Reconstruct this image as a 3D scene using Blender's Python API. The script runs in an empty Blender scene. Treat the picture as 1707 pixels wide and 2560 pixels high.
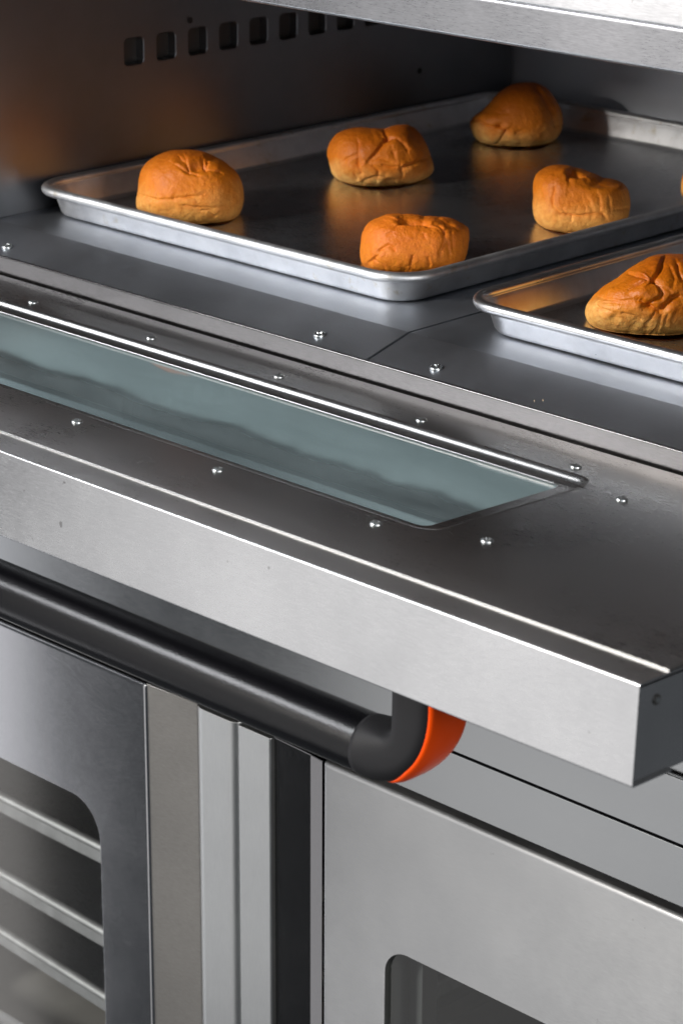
import bpy, bmesh, math, random
import numpy as np
from mathutils import Vector, Matrix, noise as mnoise

# ------------------------------------------------------------------ camera, world, lamps, exposure
OFF = np.array((1.40, -1.43, 1.55))          # measured coordinates have the lens at 0,0,0; the oven front is moved to y = 0
scene = bpy.context.scene
col = scene.collection
F_PX, W_PX, H_PX = 6547.4, 1707.0, 2560.0
YAW, PITCH, ROLL = (math.radians(a) for a in (44.5893, -20.0609, 0.27853))
fw = Vector((-math.sin(YAW)*math.cos(PITCH), math.cos(YAW)*math.cos(PITCH), math.sin(PITCH)))
rt0 = Vector((math.cos(YAW), math.sin(YAW), 0)); up0 = rt0.cross(fw)
RT = rt0*math.cos(ROLL) + up0*math.sin(ROLL); UP = -rt0*math.sin(ROLL) + up0*math.cos(ROLL); FW = fw
cam_d = bpy.data.cameras.new('camera'); cam = bpy.data.objects.new('camera', cam_d); col.objects.link(cam)
m = Matrix((RT, UP, -FW)).transposed().to_4x4(); m.translation = Vector(OFF); cam.matrix_world = m
cam_d.sensor_fit = 'VERTICAL'; cam_d.sensor_height = 36.0; cam_d.lens = 36.0*F_PX/H_PX
cam_d.clip_start = 0.05; cam_d.clip_end = 100
cam_d.dof.use_dof = True; cam_d.dof.focus_distance = 2.02; cam_d.dof.aperture_fstop = 13.0
scene.camera = cam
scene.render.resolution_x = 682; scene.render.resolution_y = 1024
scene.cycles.use_denoising = True
scene.cycles.max_bounces = 10; scene.cycles.transparent_max_bounces = 12; scene.cycles.glossy_bounces = 6
scene.cycles.caustics_reflective = True; scene.cycles.blur_glossy = 0.4
scene.cycles.sample_clamp_indirect = 4.0

world = bpy.data.worlds.new('World'); scene.world = world; world.use_nodes = True
bg = world.node_tree.nodes['Background']; bg.inputs[0].default_value = (0.86, 0.93, 1.0, 1); bg.inputs[1].default_value = 0.07

def area(name, loc, target, sx, sy, power, colr):
    d = bpy.data.lights.new(name, 'AREA'); d.shape = 'RECTANGLE'; d.size = sx; d.size_y = sy; d.energy = power; d.color = colr
    o = bpy.data.objects.new(name, d); col.objects.link(o)
    p = Vector(np.array(loc) + OFF); t = Vector(np.array(target) + OFF); z = (p - t).normalized()
    x = Vector((0, 0, 1)).cross(z).normalized(); y = z.cross(x)
    mm = Matrix((x, y, z)).transposed().to_4x4(); mm.translation = p; o.matrix_world = mm
    return o
# tall softboxes standing front left of the oven, with a dark gap between them; a raised key beyond
GAP = np.array((-3.85, -0.62)); EV = np.array((0.67, -0.742)); NV = np.array((0.742, 0.67))
def softbox(name, e0, e1, z0, z1, power, colr):
    c = GAP + EV*(e0+e1)/2
    return area(name, (c[0], c[1], (z0+z1)/2), (c[0]+NV[0], c[1]+NV[1], (z0+z1)/2), e1-e0, z1-z0, power, colr)
softbox('softbox_main', 0.29, 2.6, -3.4, 0.9, 21.5, (1.0, 0.985, 0.975))
softbox('softbox_side', -1.6, -0.38, -3.4, 0.9, 19, (0.97, 0.97, 1.0))
area('overhead_lamp', (-3.35, -0.55, 1.15), (-1.3, 1.14, -0.74), 1.4, 0.46, 42, (0.95, 0.97, 1.0))
area('key_lamp', (-2.75, -2.5, 0.95), (-1.6, 1.7, -0.55), 0.55, 0.55, 195, (1.0, 0.95, 0.88))
area('fill_lamp', (1.7, -1.3, 0.9), (-1.3, 1.4, -0.6), 1.6, 1.6, 22, (0.92, 0.96, 1.0))  # added fill, lifts the orange cap and the buns' dark sides

area('added_cap_lamp', (1.9, 0.8, 0.1), (-1.02, 1.14, -0.72), 1.0, 1.0, 42, (1.0, 0.97, 0.93))  # added lamp, brightens the orange handle cap from the right
scene.view_settings.view_transform = 'Standard'; scene.view_settings.look = 'None'
scene.view_settings.exposure = 0.0; scene.view_settings.gamma = 1.0; scene.view_settings.use_curve_mapping = False

# ------------------------------------------------------------------ materials
def new_mat(name):
    mt = bpy.data.materials.new(name); mt.use_nodes = True
    nt = mt.node_tree; return mt, nt, nt.nodes['Principled BSDF']
def node(nt, typ, **kw):
    n = nt.nodes.new(typ)
    for k, v in kw.items(): setattr(n, k, v)
    return n
def noise_tex(nt, scale, stretch=(1, 1, 1), detail=3.0, rough=0.55):
    tc = node(nt, 'ShaderNodeTexCoord'); mp = node(nt, 'ShaderNodeMapping'); mp.inputs['Scale'].default_value = stretch
    nt.links.new(tc.outputs['Object'], mp.inputs['Vector'])
    n = node(nt, 'ShaderNodeTexNoise'); n.inputs['Scale'].default_value = scale; n.inputs['Detail'].default_value = detail
    n.inputs['Roughness'].default_value = rough
    nt.links.new(mp.outputs[0], n.inputs['Vector']); return n.outputs['Fac']
def ramp(nt, fac, stops):
    r = node(nt, 'ShaderNodeValToRGB'); el = r.color_ramp.elements
    el[0].position, el[0].color = stops[0][0], (*stops[0][1], 1)
    el[1].position, el[1].color = stops[-1][0], (*stops[-1][1], 1)
    for p, c in stops[1:-1]:
        e = el.new(p); e.color = (*c, 1)
    nt.links.new(fac, r.inputs[0]); return r.outputs[0]
def maprange(nt, fac, a, b, c, d):
    r = node(nt, 'ShaderNodeMapRange'); r.inputs[1].default_value = a; r.inputs[2].default_value = b
    r.inputs[3].default_value = c; r.inputs[4].default_value = d; nt.links.new(fac, r.inputs[0]); return r.outputs[0]
def mixc(nt, fac, a, b, mode='MIX'):
    mx = node(nt, 'ShaderNodeMix', data_type='RGBA', blend_type=mode)
    for s, v in ((0, fac), (6, a), (7, b)):
        if hasattr(v, 'type') and hasattr(v, 'links'): nt.links.new(v, mx.inputs[s])
        elif s == 0: mx.inputs[0].default_value = v
        else: mx.inputs[s].default_value = (*v, 1)
    return mx.outputs[2]
def math_n(nt, op, a, b=None):
    n = node(nt, 'ShaderNodeMath', operation=op)
    for i, v in enumerate((a, b)):
        if v is None: continue
        if hasattr(v, 'links'): nt.links.new(v, n.inputs[i])
        else: n.inputs[i].default_value = v
    return n.outputs[0]

def steel(name, base=(0.60, 0.60, 0.61), rough=0.30, aniso=0.75, grain='X', tangent=(0, 0, 1), grain_amt=0.10, bump=0.01, blotch=0.06, speck=0.0, tint=None):
    """brushed sheet steel: fine grain along one axis, soft blotches from handling"""
    mt, nt, b = new_mat(name)
    st = {'X': (28, 330, 330), 'Z': (330, 330, 28), 'Y': (330, 28, 330)}[grain]
    g = noise_tex(nt, 4.0, st, 2.0, 0.6); g2 = noise_tex(nt, 11.0, tuple(v*0.9 for v in st), 1.0)
    bl = noise_tex(nt, 7.0, (1, 1, 1), 5.0, 0.6)
    gm = math_n(nt, 'ADD', math_n(nt, 'MULTIPLY', g, 0.6), math_n(nt, 'MULTIPLY', g2, 0.4))
    k = maprange(nt, gm, 0.3, 0.7, 1-grain_amt, 1+grain_amt)
    k2 = math_n(nt, 'MULTIPLY', k, maprange(nt, bl, 0.3, 0.7, 1-blotch, 1+blotch*0.5))
    cc = node(nt, 'ShaderNodeCombineColor')
    for i in range(3): nt.links.new(math_n(nt, 'MULTIPLY', k2, base[i]), cc.inputs[i])
    c = cc.outputs[0]
    if speck:
        sp = noise_tex(nt, 95.0, (1, 1, 1), 2.0)
        c = mixc(nt, maprange(nt, sp, 0.745, 0.78, 0.0, speck), c, (0.12, 0.11, 0.10))
    nt.links.new(c, b.inputs['Base Color'])
    b.inputs['Metallic'].default_value = 1.0
    r = math_n(nt, 'ADD', maprange(nt, bl, 0.25, 0.75, rough*0.88, rough*1.14), maprange(nt, gm, 0.3, 0.7, -0.03, 0.03))
    nt.links.new(r, b.inputs['Roughness'])
    b.inputs['Anisotropic'].default_value = aniso
    tv = node(nt, 'ShaderNodeCombineXYZ')
    for i in range(3): tv.inputs[i].default_value = tangent[i]
    nt.links.new(tv.outputs[0], b.inputs['Tangent'])
    bp = node(nt, 'ShaderNodeBump'); bp.inputs['Strength'].default_value = bump; bp.inputs['Distance'].default_value = 0.001
    nt.links.new(gm, bp.inputs['Height']); nt.links.new(bp.outputs[0], b.inputs['Normal'])
    return mt

def simple(name, base, rough, metal=0.0, bump=0.0, bscale=400.0, var=0.0, coat=0.0, spec=0.5):
    mt, nt, b = new_mat(name)
    b.inputs['Specular IOR Level'].default_value = spec
    b.inputs['Metallic'].default_value = metal; b.inputs['Roughness'].default_value = rough; b.inputs['Coat Weight'].default_value = coat
    n = noise_tex(nt, bscale, (1, 1, 1), 2.0)
    n2 = noise_tex(nt, 14.0, (1, 1, 1), 4.0)
    lo = tuple(max(0, v*(1-var)) for v in base); hi = tuple(min(1, v*(1+var)) for v in base)
    nt.links.new(ramp(nt, n2, [(0.3, lo), (0.7, hi)]), b.inputs['Base Color'])
    if bump:
        bp = node(nt, 'ShaderNodeBump'); bp.inputs['Strength'].default_value = bump; bp.inputs['Distance'].default_value = 0.0006
        nt.links.new(n, bp.inputs['Height']); nt.links.new(bp.outputs[0], b.inputs['Normal'])
    return mt

def pan_metal(name, base, rough, stain, stain_col, bump=0.03):
    mt, nt, b = new_mat(name)
    n = noise_tex(nt, 16.0, (1, 1, 1), 6.0, 0.65); n2 = noise_tex(nt, 60.0, (1, 1, 1), 4.0, 0.6)
    st = noise_tex(nt, 38.0, (1, 1, 1.0), 5.0, 0.7)
    c = ramp(nt, n, [(0.3, tuple(v*0.78 for v in base)), (0.55, base), (0.75, tuple(min(1, v*1.08) for v in base))])
    c = mixc(nt, maprange(nt, st, 0.60, 0.72, 0.0, stain), c, stain_col)
    nt.links.new(c, b.inputs['Base Color']); b.inputs['Metallic'].default_value = 1.0
    r = maprange(nt, n2, 0.3, 0.7, rough*0.88, rough*1.14)
    nt.links.new(r, b.inputs['Roughness'])
    bp = node(nt, 'ShaderNodeBump'); bp.inputs['Strength'].default_value = bump; bp.inputs['Distance'].default_value = 0.001
    nt.links.new(n2, bp.inputs['Height']); nt.links.new(bp.outputs[0], b.inputs['Normal'])
    return mt

def tinted_glass(name, tint, rough=0.02, refl=1.0, smear_haze=0.0, rc=(1, 1, 1)):
    mt = bpy.data.materials.new(name); mt.use_nodes = True; nt = mt.node_tree; nt.nodes.clear()
    out = node(nt, 'ShaderNodeOutputMaterial'); tr = node(nt, 'ShaderNodeBsdfTransparent'); tr.inputs[0].default_value = (*tint, 1)
    gl = node(nt, 'ShaderNodeBsdfGlossy'); gl.inputs['Roughness'].default_value = rough; gl.inputs[0].default_value = (*rc, 1)
    fr = node(nt, 'ShaderNodeFresnel'); fr.inputs[0].default_value = 1.5
    fac = math_n(nt, 'MULTIPLY', fr.outputs[0], refl)
    mx = node(nt, 'ShaderNodeMixShader'); nt.links.new(fac, mx.inputs[0]); nt.links.new(tr.outputs[0], mx.inputs[1]); nt.links.new(gl.outputs[0], mx.inputs[2])
    last = mx.outputs[0]
    if smear_haze:   # smudges, with a pale haze mixed in to brighten the pane
        df = node(nt, 'ShaderNodeBsdfDiffuse'); df.inputs[0].default_value = (0.68, 0.86, 0.92, 1)
        s = noise_tex(nt, 9.0, (0.6, 2.0, 1.0), 4.0, 0.55)
        mx2 = node(nt, 'ShaderNodeMixShader'); nt.links.new(maprange(nt, s, 0.3, 0.7, smear_haze*0.55, smear_haze*1.25), mx2.inputs[0])
        nt.links.new(last, mx2.inputs[1]); nt.links.new(df.outputs[0], mx2.inputs[2]); last = mx2.outputs[0]
    nt.links.new(last, out.inputs[0]); return mt

def crust(name, top, side, pale, gloss=0.46, zlo=0.012, zhi=0.068):
    mt, nt, b = new_mat(name)
    tc = node(nt, 'ShaderNodeTexCoord'); sx = node(nt, 'ShaderNodeSeparateXYZ'); nt.links.new(tc.outputs['Object'], sx.inputs[0])
    n = noise_tex(nt, 28.0, (1, 1, 1), 5.0, 0.6); n2 = noise_tex(nt, 170.0, (1, 1, 1), 4.0, 0.65); n3 = noise_tex(nt, 480.0, (1, 1, 1), 2.0)
    h = math_n(nt, 'ADD', sx.outputs[2], maprange(nt, n, 0.25, 0.75, -0.013, 0.013))
    t = maprange(nt, h, zlo, zhi, 0.0, 1.0)
    c = ramp(nt, t, [(0.0, pale), (0.42, side), (1.0, top)])
    c = mixc(nt, maprange(nt, n2, 0.34, 0.68, 0.0, 0.55), c, (side[0]*0.74, side[1]*0.60, side[2]*0.5))
    c = mixc(nt, maprange(nt, n3, 0.57, 0.74, 0.0, 0.18), c, (min(1, side[0]*1.2), side[1]*1.45, side[2]*1.8))
    nt.links.new(c, b.inputs['Base Color'])
    nt.links.new(maprange(nt, t, 0.2, 0.9, gloss+0.16, gloss), b.inputs['Roughness'])
    b.inputs['Specular IOR Level'].default_value = 0.42
    b.inputs['Subsurface Weight'].default_value = 0.06; b.inputs['Subsurface Radius'].default_value = (0.9, 0.4, 0.15); b.inputs['Subsurface Scale'].default_value = 0.004
    bp = node(nt, 'ShaderNodeBump'); bp.inputs['Strength'].default_value = 0.75; bp.inputs['Distance'].default_value = 0.0020
    hh = math_n(nt, 'ADD', math_n(nt, 'MULTIPLY', n2, 0.8), math_n(nt, 'MULTIPLY', n3, 0.35))
    nt.links.new(hh, bp.inputs['Height']); nt.links.new(bp.outputs[0], b.inputs['Normal'])
    return mt

M = {}
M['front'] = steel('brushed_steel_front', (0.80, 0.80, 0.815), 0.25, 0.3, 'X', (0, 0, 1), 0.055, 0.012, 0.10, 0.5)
M['rail'] = steel('brushed_steel_rail', (0.40, 0.40, 0.42), 0.28, 0.4, 'X', (0, 0, 1), 0.15, 0.012, 0.10, 0.2)
M['hood'] = steel('brushed_steel_hood', (0.76, 0.76, 0.78), 0.31, 0.4, 'X', (0, 0, 1), 0.13, 0.012, 0.07, 0.2)
M['fascia'] = steel('brushed_steel_fascia', (0.45, 0.46, 0.47), 0.20, 0.6, 'X', (0, 0, 1), 0.04, 0.004, 0.04, 0.1)
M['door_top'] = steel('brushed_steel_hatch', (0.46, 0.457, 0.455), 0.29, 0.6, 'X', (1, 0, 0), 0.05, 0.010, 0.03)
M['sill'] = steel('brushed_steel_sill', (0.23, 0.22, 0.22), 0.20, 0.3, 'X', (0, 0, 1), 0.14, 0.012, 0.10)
M['deck'] = steel('deck_steel', (0.45, 0.475, 0.52), 0.385, 0.3, 'X', (0, 1, 0), 0.05, 0.02, 0.12, 0.1)
M['backing'] = simple('vent_backing_steel', (0.10, 0.095, 0.09), 0.5, 0.8)  # shade inside the vents, put into a darker backing colour
M['ceiling'] = simple('dark_ceiling', (0.22, 0.22, 0.225), 0.5, 0.6)  # unseen ceiling, even dark tone set for what the hatch reflects
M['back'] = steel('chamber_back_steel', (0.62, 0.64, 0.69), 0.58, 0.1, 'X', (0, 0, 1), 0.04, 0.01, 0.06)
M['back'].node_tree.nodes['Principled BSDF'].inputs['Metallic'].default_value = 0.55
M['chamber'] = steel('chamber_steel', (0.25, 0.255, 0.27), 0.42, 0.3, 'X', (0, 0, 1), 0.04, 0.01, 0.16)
M['cab'] = steel('cabinet_steel', (0.54, 0.545, 0.555), 0.32, 0.8, 'X', (0, 0, 1), 0.04, 0.012, 0.04, 0.15)
M['cab_left'] = steel('cabinet_steel_polished', (0.52, 0.52, 0.535), 0.15, 0.7, 'X', (0, 0, 1), 0.03, 0.02, 0.05)
M['strip'] = steel('warm_brushed_steel', (0.36, 0.345, 0.325), 0.32, 0.5, 'X', (0, 0, 1), 0.12, 0.012, 0.04)
M['stile'] = steel('satin_stile_steel', (0.68, 0.69, 0.69), 0.38, 0.4, 'Z', (1, 0, 0), 0.05, 0.03, 0.08)
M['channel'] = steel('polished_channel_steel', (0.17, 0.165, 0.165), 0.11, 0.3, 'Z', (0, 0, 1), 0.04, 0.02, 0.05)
M['pan_old'] = pan_metal('worn_aluminium', (0.80, 0.81, 0.83), 0.46, 0.55, (0.46, 0.38, 0.22), 0.20)
M['pan_new'] = pan_metal('clean_aluminium', (0.82, 0.82, 0.83), 0.31, 0.04, (0.5, 0.45, 0.35), 0.012)
M['pan_rack'] = pan_metal('racked_aluminium', (0.86, 0.87, 0.88), 0.55, 0.1, (0.5, 0.45, 0.35))
M['pan_floor'] = steel('pan_floor_aluminium', (0.60, 0.61, 0.64), 0.28, 0.3, 'X', (0, 1, 0), 0.05, 0.01, 0.22)
M['screw'] = simple('zinc_screw', (0.58, 0.61, 0.62), 0.30, 1.0, 0.0, 300, 0.1)
M['dark'] = simple('dark_gap', (0.02, 0.02, 0.02), 0.6)
M['black_tube'] = simple('black_powder_coat', (0.003, 0.003, 0.004), 0.21, 0.0, 0.22, 900, 0.05, spec=0.40)
M['black_plastic'] = simple('black_plastic', (0.016, 0.016, 0.018), 0.50, 0.0, 0.25, 1500, 0.05, spec=0.25)
M['orange'] = simple('orange_plastic', (1.0, 0.085, 0.002), 0.34, 0.0, 0.05, 500, 0.03, spec=0.25)
M['glass'] = tinted_glass('green_tinted_glass', (0.84, 0.97, 0.99), 0.03, 1.0, 0.14)
M['glass_low'] = tinted_glass('green_tinted_glass_outer', (0.82, 0.93, 0.93), 0.03, 1.0, 0.06)
M['cab_glass'] = tinted_glass('cabinet_glass', (0.74, 0.78, 0.79), 0.03, 1.1, 0.0)
M['cab_glass_left'] = tinted_glass('cabinet_glass_beige_veil', (0.81, 0.83, 0.84), 0.10, 1.7, 0.0, (1.0, 0.96, 0.90))  # beige veil set into this pane: reflection warmed and strengthened
M['liner'] = simple('aluminium_window_liner', (0.80, 0.83, 0.83), 0.42, 1.0, 0.15, 40, 0.06)
M['crumb'] = simple('bread_crumb', (0.72, 0.55, 0.36), 0.8)
M['foil'] = simple('dark_foil', (0.12, 0.10, 0.10), 0.5, 0.6, 0.3, 80, 0.6)
M['frame'] = simple('grey_window_frame', (0.20, 0.20, 0.195), 0.45, 0.5, 0.0, 100, 0.1)
M['cab_inside'] = simple('proofer_inside_steel', (0.46, 0.44, 0.41), 0.45, 0.3, 0.0, 100, 0.1)

# ------------------------------------------------------------------ mesh helpers (measured coordinates in, world out)
def obj(name, verts, faces, mat, parent=None, smooth=35.0, bevel=0.0, seg=2, mats=None, fmat=None):
    v = np.asarray(verts, float)
    o3 = np.array(((v[:, 0].min()+v[:, 0].max())/2, (v[:, 1].min()+v[:, 1].max())/2, v[:, 2].min()))
    me = bpy.data.meshes.new(name); me.from_pydata((v-o3).tolist(), [], [tuple(f) for f in faces])
    bm = bmesh.new(); bm.from_mesh(me)
    bmesh.ops.recalc_face_normals(bm, faces=bm.faces)
    if bevel:
        es = [e for e in bm.edges if len(e.link_faces) == 2 and e.calc_face_angle(0) > math.radians(30)]
        bmesh.ops.bevel(bm, geom=es, offset=bevel, segments=seg, profile=0.5, affect='EDGES', clamp_overlap=True)
    bm.to_mesh(me); bm.free()
    for mm in (mats or [mat]): me.materials.append(mm)
    if fmat is not None: me.polygons.foreach_set('material_index', fmat)
    me.polygons.foreach_set('use_smooth', [True]*len(me.polygons))
    if smooth < 180: me.set_sharp_from_angle(angle=math.radians(smooth))
    o = bpy.data.objects.new(name, me); col.objects.link(o); place(o, o3, parent)
    if smooth < 100:
        wn = o.modifiers.new('weighted_normal', 'WEIGHTED_NORMAL'); wn.mode = 'FACE_AREA'; wn.weight = 100; wn.keep_sharp = True
    return o
ORG = {}
def place(o, o3, parent):
    w = np.asarray(o3, float) + OFF
    ORG[o.name] = w
    if parent is not None: o.parent = parent; o.location = Vector(w - ORG[parent.name])
    else: o.location = Vector(w)
def empty(name, loc, label, cat, group=None):
    o = bpy.data.objects.new(name, None); o.empty_display_size = 0.05; col.objects.link(o); place(o, loc, None)
    tag(o, label, cat, group); return o
def tag(o, label, cat, group=None):
    o['label'] = label; o['category'] = cat
    if group: o['group'] = group
def box(name, x0, x1, y0, y1, z0, z1, mat, parent, bevel=0.0, seg=2):
    v = [(x, y, z) for x in (x0, x1) for y in (y0, y1) for z in (z0, z1)]
    f = [(0, 1, 3, 2), (4, 6, 7, 5), (0, 4, 5, 1), (2, 3, 7, 6), (0, 2, 6, 4), (1, 5, 7, 3)]
    return obj(name, v, f, mat, parent, bevel=bevel, seg=seg)
def rrect(a0, a1, b0, b1, r, n=8):
    pts = []
    for cx, cy, t0 in ((a1-r, b1-r, 0), (a0+r, b1-r, 90), (a0+r, b0+r, 180), (a1-r, b0+r, 270)):
        for i in range(n+1):
            t = math.radians(t0 + 90*i/n); pts.append((cx+r*math.cos(t), cy+r*math.sin(t)))
    return pts
def loft(loops, cap0=False, cap1=False, closed=False):
    n = len(loops[0]); v = [p for L in loops for p in L]; f = []
    R_ = len(loops)
    for k in range(R_ if closed else R_-1):
        a, b = k*n, ((k+1) % R_)*n
        for i in range(n): j = (i+1) % n; f.append((a+i, a+j, b+j, b+i))
    if cap0: f.append(tuple(range(n-1, -1, -1)))
    if cap1: f.append(tuple((R_-1)*n+i for i in range(n)))
    return v, f
def fillet(path, r, n=5):
    out = [np.array(path[0], float)]
    for i in range(1, len(path)-1):
        p = np.array(path[i], float); a = np.array(path[i-1], float)-p; b = np.array(path[i+1], float)-p
        la, lb = np.linalg.norm(a), np.linalg.norm(b); a /= la; b /= lb
        ang = math.acos(np.clip(a@b, -1, 1)); d = min(r/math.tan(ang/2), la*0.49, lb*0.49)
        p0, p1 = p+a*d, p+b*d
        for k in range(n+1):
            t = k/n; out.append((1-t)**2*p0 + 2*t*(1-t)*p + t*t*p1)
    out.append(np.array(path[-1], float)); return out
def sheet(name, path, th, x0, x1, mat, parent, r=0.002, fn=None, side=1):
    """sheet metal bent along a (depth, height) path and run from x0 to x1"""
    P = fillet(path, r); n = len(P); inner = []
    for i in range(n):
        t = P[min(i+1, n-1)]-P[max(i-1, 0)]; t /= np.linalg.norm(t); inner.append(P[i]+side*th*np.array((-t[1], t[0])))
    sec = P + inner[::-1]
    fn = fn or (lambda x, a, b: (x, a, b))
    L = [[fn(x, a, b) for a, b in sec] for x in (x0, x1)]
    v, f = loft(L); m_ = len(sec)
    for k in range(2):
        for i in range(n-1):
            q = (i, i+1, m_-2-i, m_-1-i); f.append(tuple(k*m_+j for j in q))
    return obj(name, v, f, mat, parent, smooth=40)
def tube_path(pts, r, n=12, closed=False):
    pts = [Vector(p) for p in pts]; N = len(pts); loops = []; 
    for i in range(N):
        a = pts[(i-1) % N] if closed or i > 0 else pts[i]; b = pts[(i+1) % N] if closed or i < N-1 else pts[i]
        t = (b-a).normalized(); u = Vector((0, 0, 1)).cross(t)
        u = Vector((0, 1, 0)) if u.length < 1e-4 else u.normalized(); w = t.cross(u)
        loops.append([tuple(pts[i]+u*r*math.cos(2*math.pi*k/n)+w*r*math.sin(2*math.pi*k/n)) for k in range(n)])
    return loft(loops, cap0=not closed, cap1=not closed, closed=closed)

# ================================================================== DECK OVEN
YF = 1.430                    # oven front plane
XL, XR = -1.922, -0.857       # chamber side walls
YB = 2.222
ZD = -0.587                   # deck
oven = empty('deck_oven', (-1.39, 1.85, -0.957), 'stainless steel deck oven with its glass hatch folded open above the cabinet', 'oven')

# --- chamber: left wall with a row of punched vents, backing behind the vents
hole_y0, pitch, hw, hh_ = 1.6490, 0.0416, 0.0246, 0.0258
zt = -0.4384; zb = zt-hh_
ys = [hole_y0+pitch*i for i in range(12)]
V, Fc = [], []
def addloft(loops):
    v, f = loft(loops); o = len(V); V.extend(v); Fc.extend(tuple(o+i for i in q) for q in f)
def quad(a, b, c, d): o = len(V); V.extend((a, b, c, d)); Fc.append((o, o+1, o+2, o+3))
zc0, zc1 = zb-0.008, zt+0.008
for y in ys:
    c0, c1 = y-(pitch-hw)/2, y+hw+(pitch-hw)/2
    outer = rrect(c0, c1, zc0, zc1, 1e-5, 5); inner = rrect(y, y+hw, zb, zt, 0.0045, 5); soft = rrect(y-.0008, y+hw+.0008, zb-.0008, zt+.0008, 0.005, 5)
    addloft([[(XL, a, b) for a, b in outer], [(XL, a, b) for a, b in soft], [(XL-.0008, a, b) for a, b in inner], [(XL-0.011, a, b) for a, b in inner]])
ya, yb2 = ys[0]-(pitch-hw)/2, ys[-1]+hw+(pitch-hw)/2
W0, W1, ZT, ZB0 = YF+0.004, YB-0.006, -0.322, -0.60
quad((XL, W0, zc0), (XL, ya, zc0), (XL, ya, zc1), (XL, W0, zc1)); quad((XL, yb2, zc0), (XL, W1, zc0), (XL, W1, zc1), (XL, yb2, zc1))
quad((XL, W0, ZB0), (XL, W1, ZB0), (XL, W1, zc0), (XL, W0, zc0)); quad((XL, W0, zc1), (XL, W1, zc1), (XL, W1, ZT), (XL, W0, ZT))
quad((XL, W1, ZB0), (XL-0.012, W1, ZB0), (XL-0.012, W1, ZT), (XL, W1, ZT))
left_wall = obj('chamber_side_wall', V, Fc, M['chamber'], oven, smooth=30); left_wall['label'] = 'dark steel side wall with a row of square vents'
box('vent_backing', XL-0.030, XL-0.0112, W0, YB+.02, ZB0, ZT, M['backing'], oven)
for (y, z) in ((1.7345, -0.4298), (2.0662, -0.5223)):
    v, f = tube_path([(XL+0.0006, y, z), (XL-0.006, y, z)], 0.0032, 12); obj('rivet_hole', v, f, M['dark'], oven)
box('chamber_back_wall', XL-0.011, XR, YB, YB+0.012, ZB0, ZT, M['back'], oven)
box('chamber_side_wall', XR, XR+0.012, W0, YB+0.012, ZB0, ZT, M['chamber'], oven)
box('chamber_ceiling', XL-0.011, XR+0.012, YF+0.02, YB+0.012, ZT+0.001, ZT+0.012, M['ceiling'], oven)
# --- deck plates, bent down at the front
YBEND, YDF, ZDF = 1.4838, 1.4345, -0.6000
for x0, x1 in ((XL+0.001, -1.3885), (-1.3855, XR-0.001)):
    sheet('deck_plate', [(YDF, ZDF), (YBEND, ZD), (YB-0.003, ZD)], 0.004, x0, x1, M['deck'], oven, r=0.004, side=-1)
box('deck_underlay', XL, XR, YF+0.006, YB, -0.640, -0.612, M['dark'], oven)
def screw(x, p, nrm, r, parent, name='screw', h=0.0022):
    """pan head with a cross recess"""
    nz = Vector(nrm).normalized(); ux = Vector((1, 0, 0)); uy = nz.cross(ux).normalized()
    rot = random.random()*3
    loops = []; N = 24
    def ring(rr, hz, rec=0.0):
        L = []
        for k in range(N):
            a = 2*math.pi*k/N + rot; cross = abs(math.cos(2*(a-rot)))**6
            q = Vector((x, p[0], p[1])) + ux*rr*math.cos(a) + uy*rr*math.sin(a) + nz*(hz - rec*cross); L.append(tuple(q))
        return L
    prof = [(1.0, -0.0004, 0), (1.0, 0.25*h, 0), (0.93, 0.62*h, 0), (0.80, 0.86*h, 0), (0.62, 0.97*h, 0), (0.55, 1.0*h, 0.15*h), (0.45, 1.0*h, 0.5*h), (0.25, 0.98*h, 0.55*h), (0.12, 0.50*h, 0)]
    for a, b, c in prof: loops.append(ring(r*a, b, c))
    v, f = loft(loops, cap1=True)
    return obj(name, v, f, M['screw'], parent, smooth=60)
random.seed(4)
sl = np.array((0, -(ZD-ZDF), YBEND-YDF)); sl /= np.linalg.norm(sl)
for x in (-1.8583, -1.4534, -1.3246, -0.93):
    y = 1.4478; z = ZDF + (y-YDF)*(ZD-ZDF)/(YBEND-YDF); screw(x, (y, z), sl, 0.0051, oven, h=0.0030)
# --- sill: folded lip below the deck, then the front panels down to the cabinet
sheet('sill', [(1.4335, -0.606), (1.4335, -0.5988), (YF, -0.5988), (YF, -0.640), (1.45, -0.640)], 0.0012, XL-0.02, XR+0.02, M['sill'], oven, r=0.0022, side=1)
sheet('upper_front_panel', [(1.45, -0.642), (YF+.006, -0.642), (YF+.006, -0.8515), (1.45, -0.8515)], 0.0012, XL-0.02, XR+0.02, M['fascia'], oven, r=0.0015)
sheet('middle_front_panel', [(1.45, -0.8525), (YF, -0.8525), (YF, -0.9058), (1.45, -0.9058)], 0.0012, XL-0.02, XR+0.02, M['fascia'], oven, r=0.0012)
sheet('lower_front_panel', [(1.45, -0.9076), (YF, -0.9076), (YF, -0.9570), (1.47, -0.9570)], 0.0012, XL-0.02, XR+0.02, M['fascia'], oven, r=0.0012)
box('front_panel_core', XL-0.019, XR+0.019, YF+0.010, YB, -0.956, -0.645, M['dark'], oven)
# --- header above the opening
sheet('header_rail', [(1.470, -0.3305), (YF, -0.3305), (YF, -0.3005), (1.46, -0.3005)], 0.0012, XL-0.02, XR+0.02, M['rail'], oven, r=0.0025)
sheet('header_panel', [(1.46, -0.2990), (YF-0.001, -0.2990), (YF-0.001, -0.08), (1.46, -0.08)], 0.0012, XL-0.02, XR+0.02, M['hood'], oven, r=0.0012)
box('header_core', XL-0.019, XR+0.019, YF+0.012, YB, ZT+0.013, -0.081, M['dark'], oven)

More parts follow.
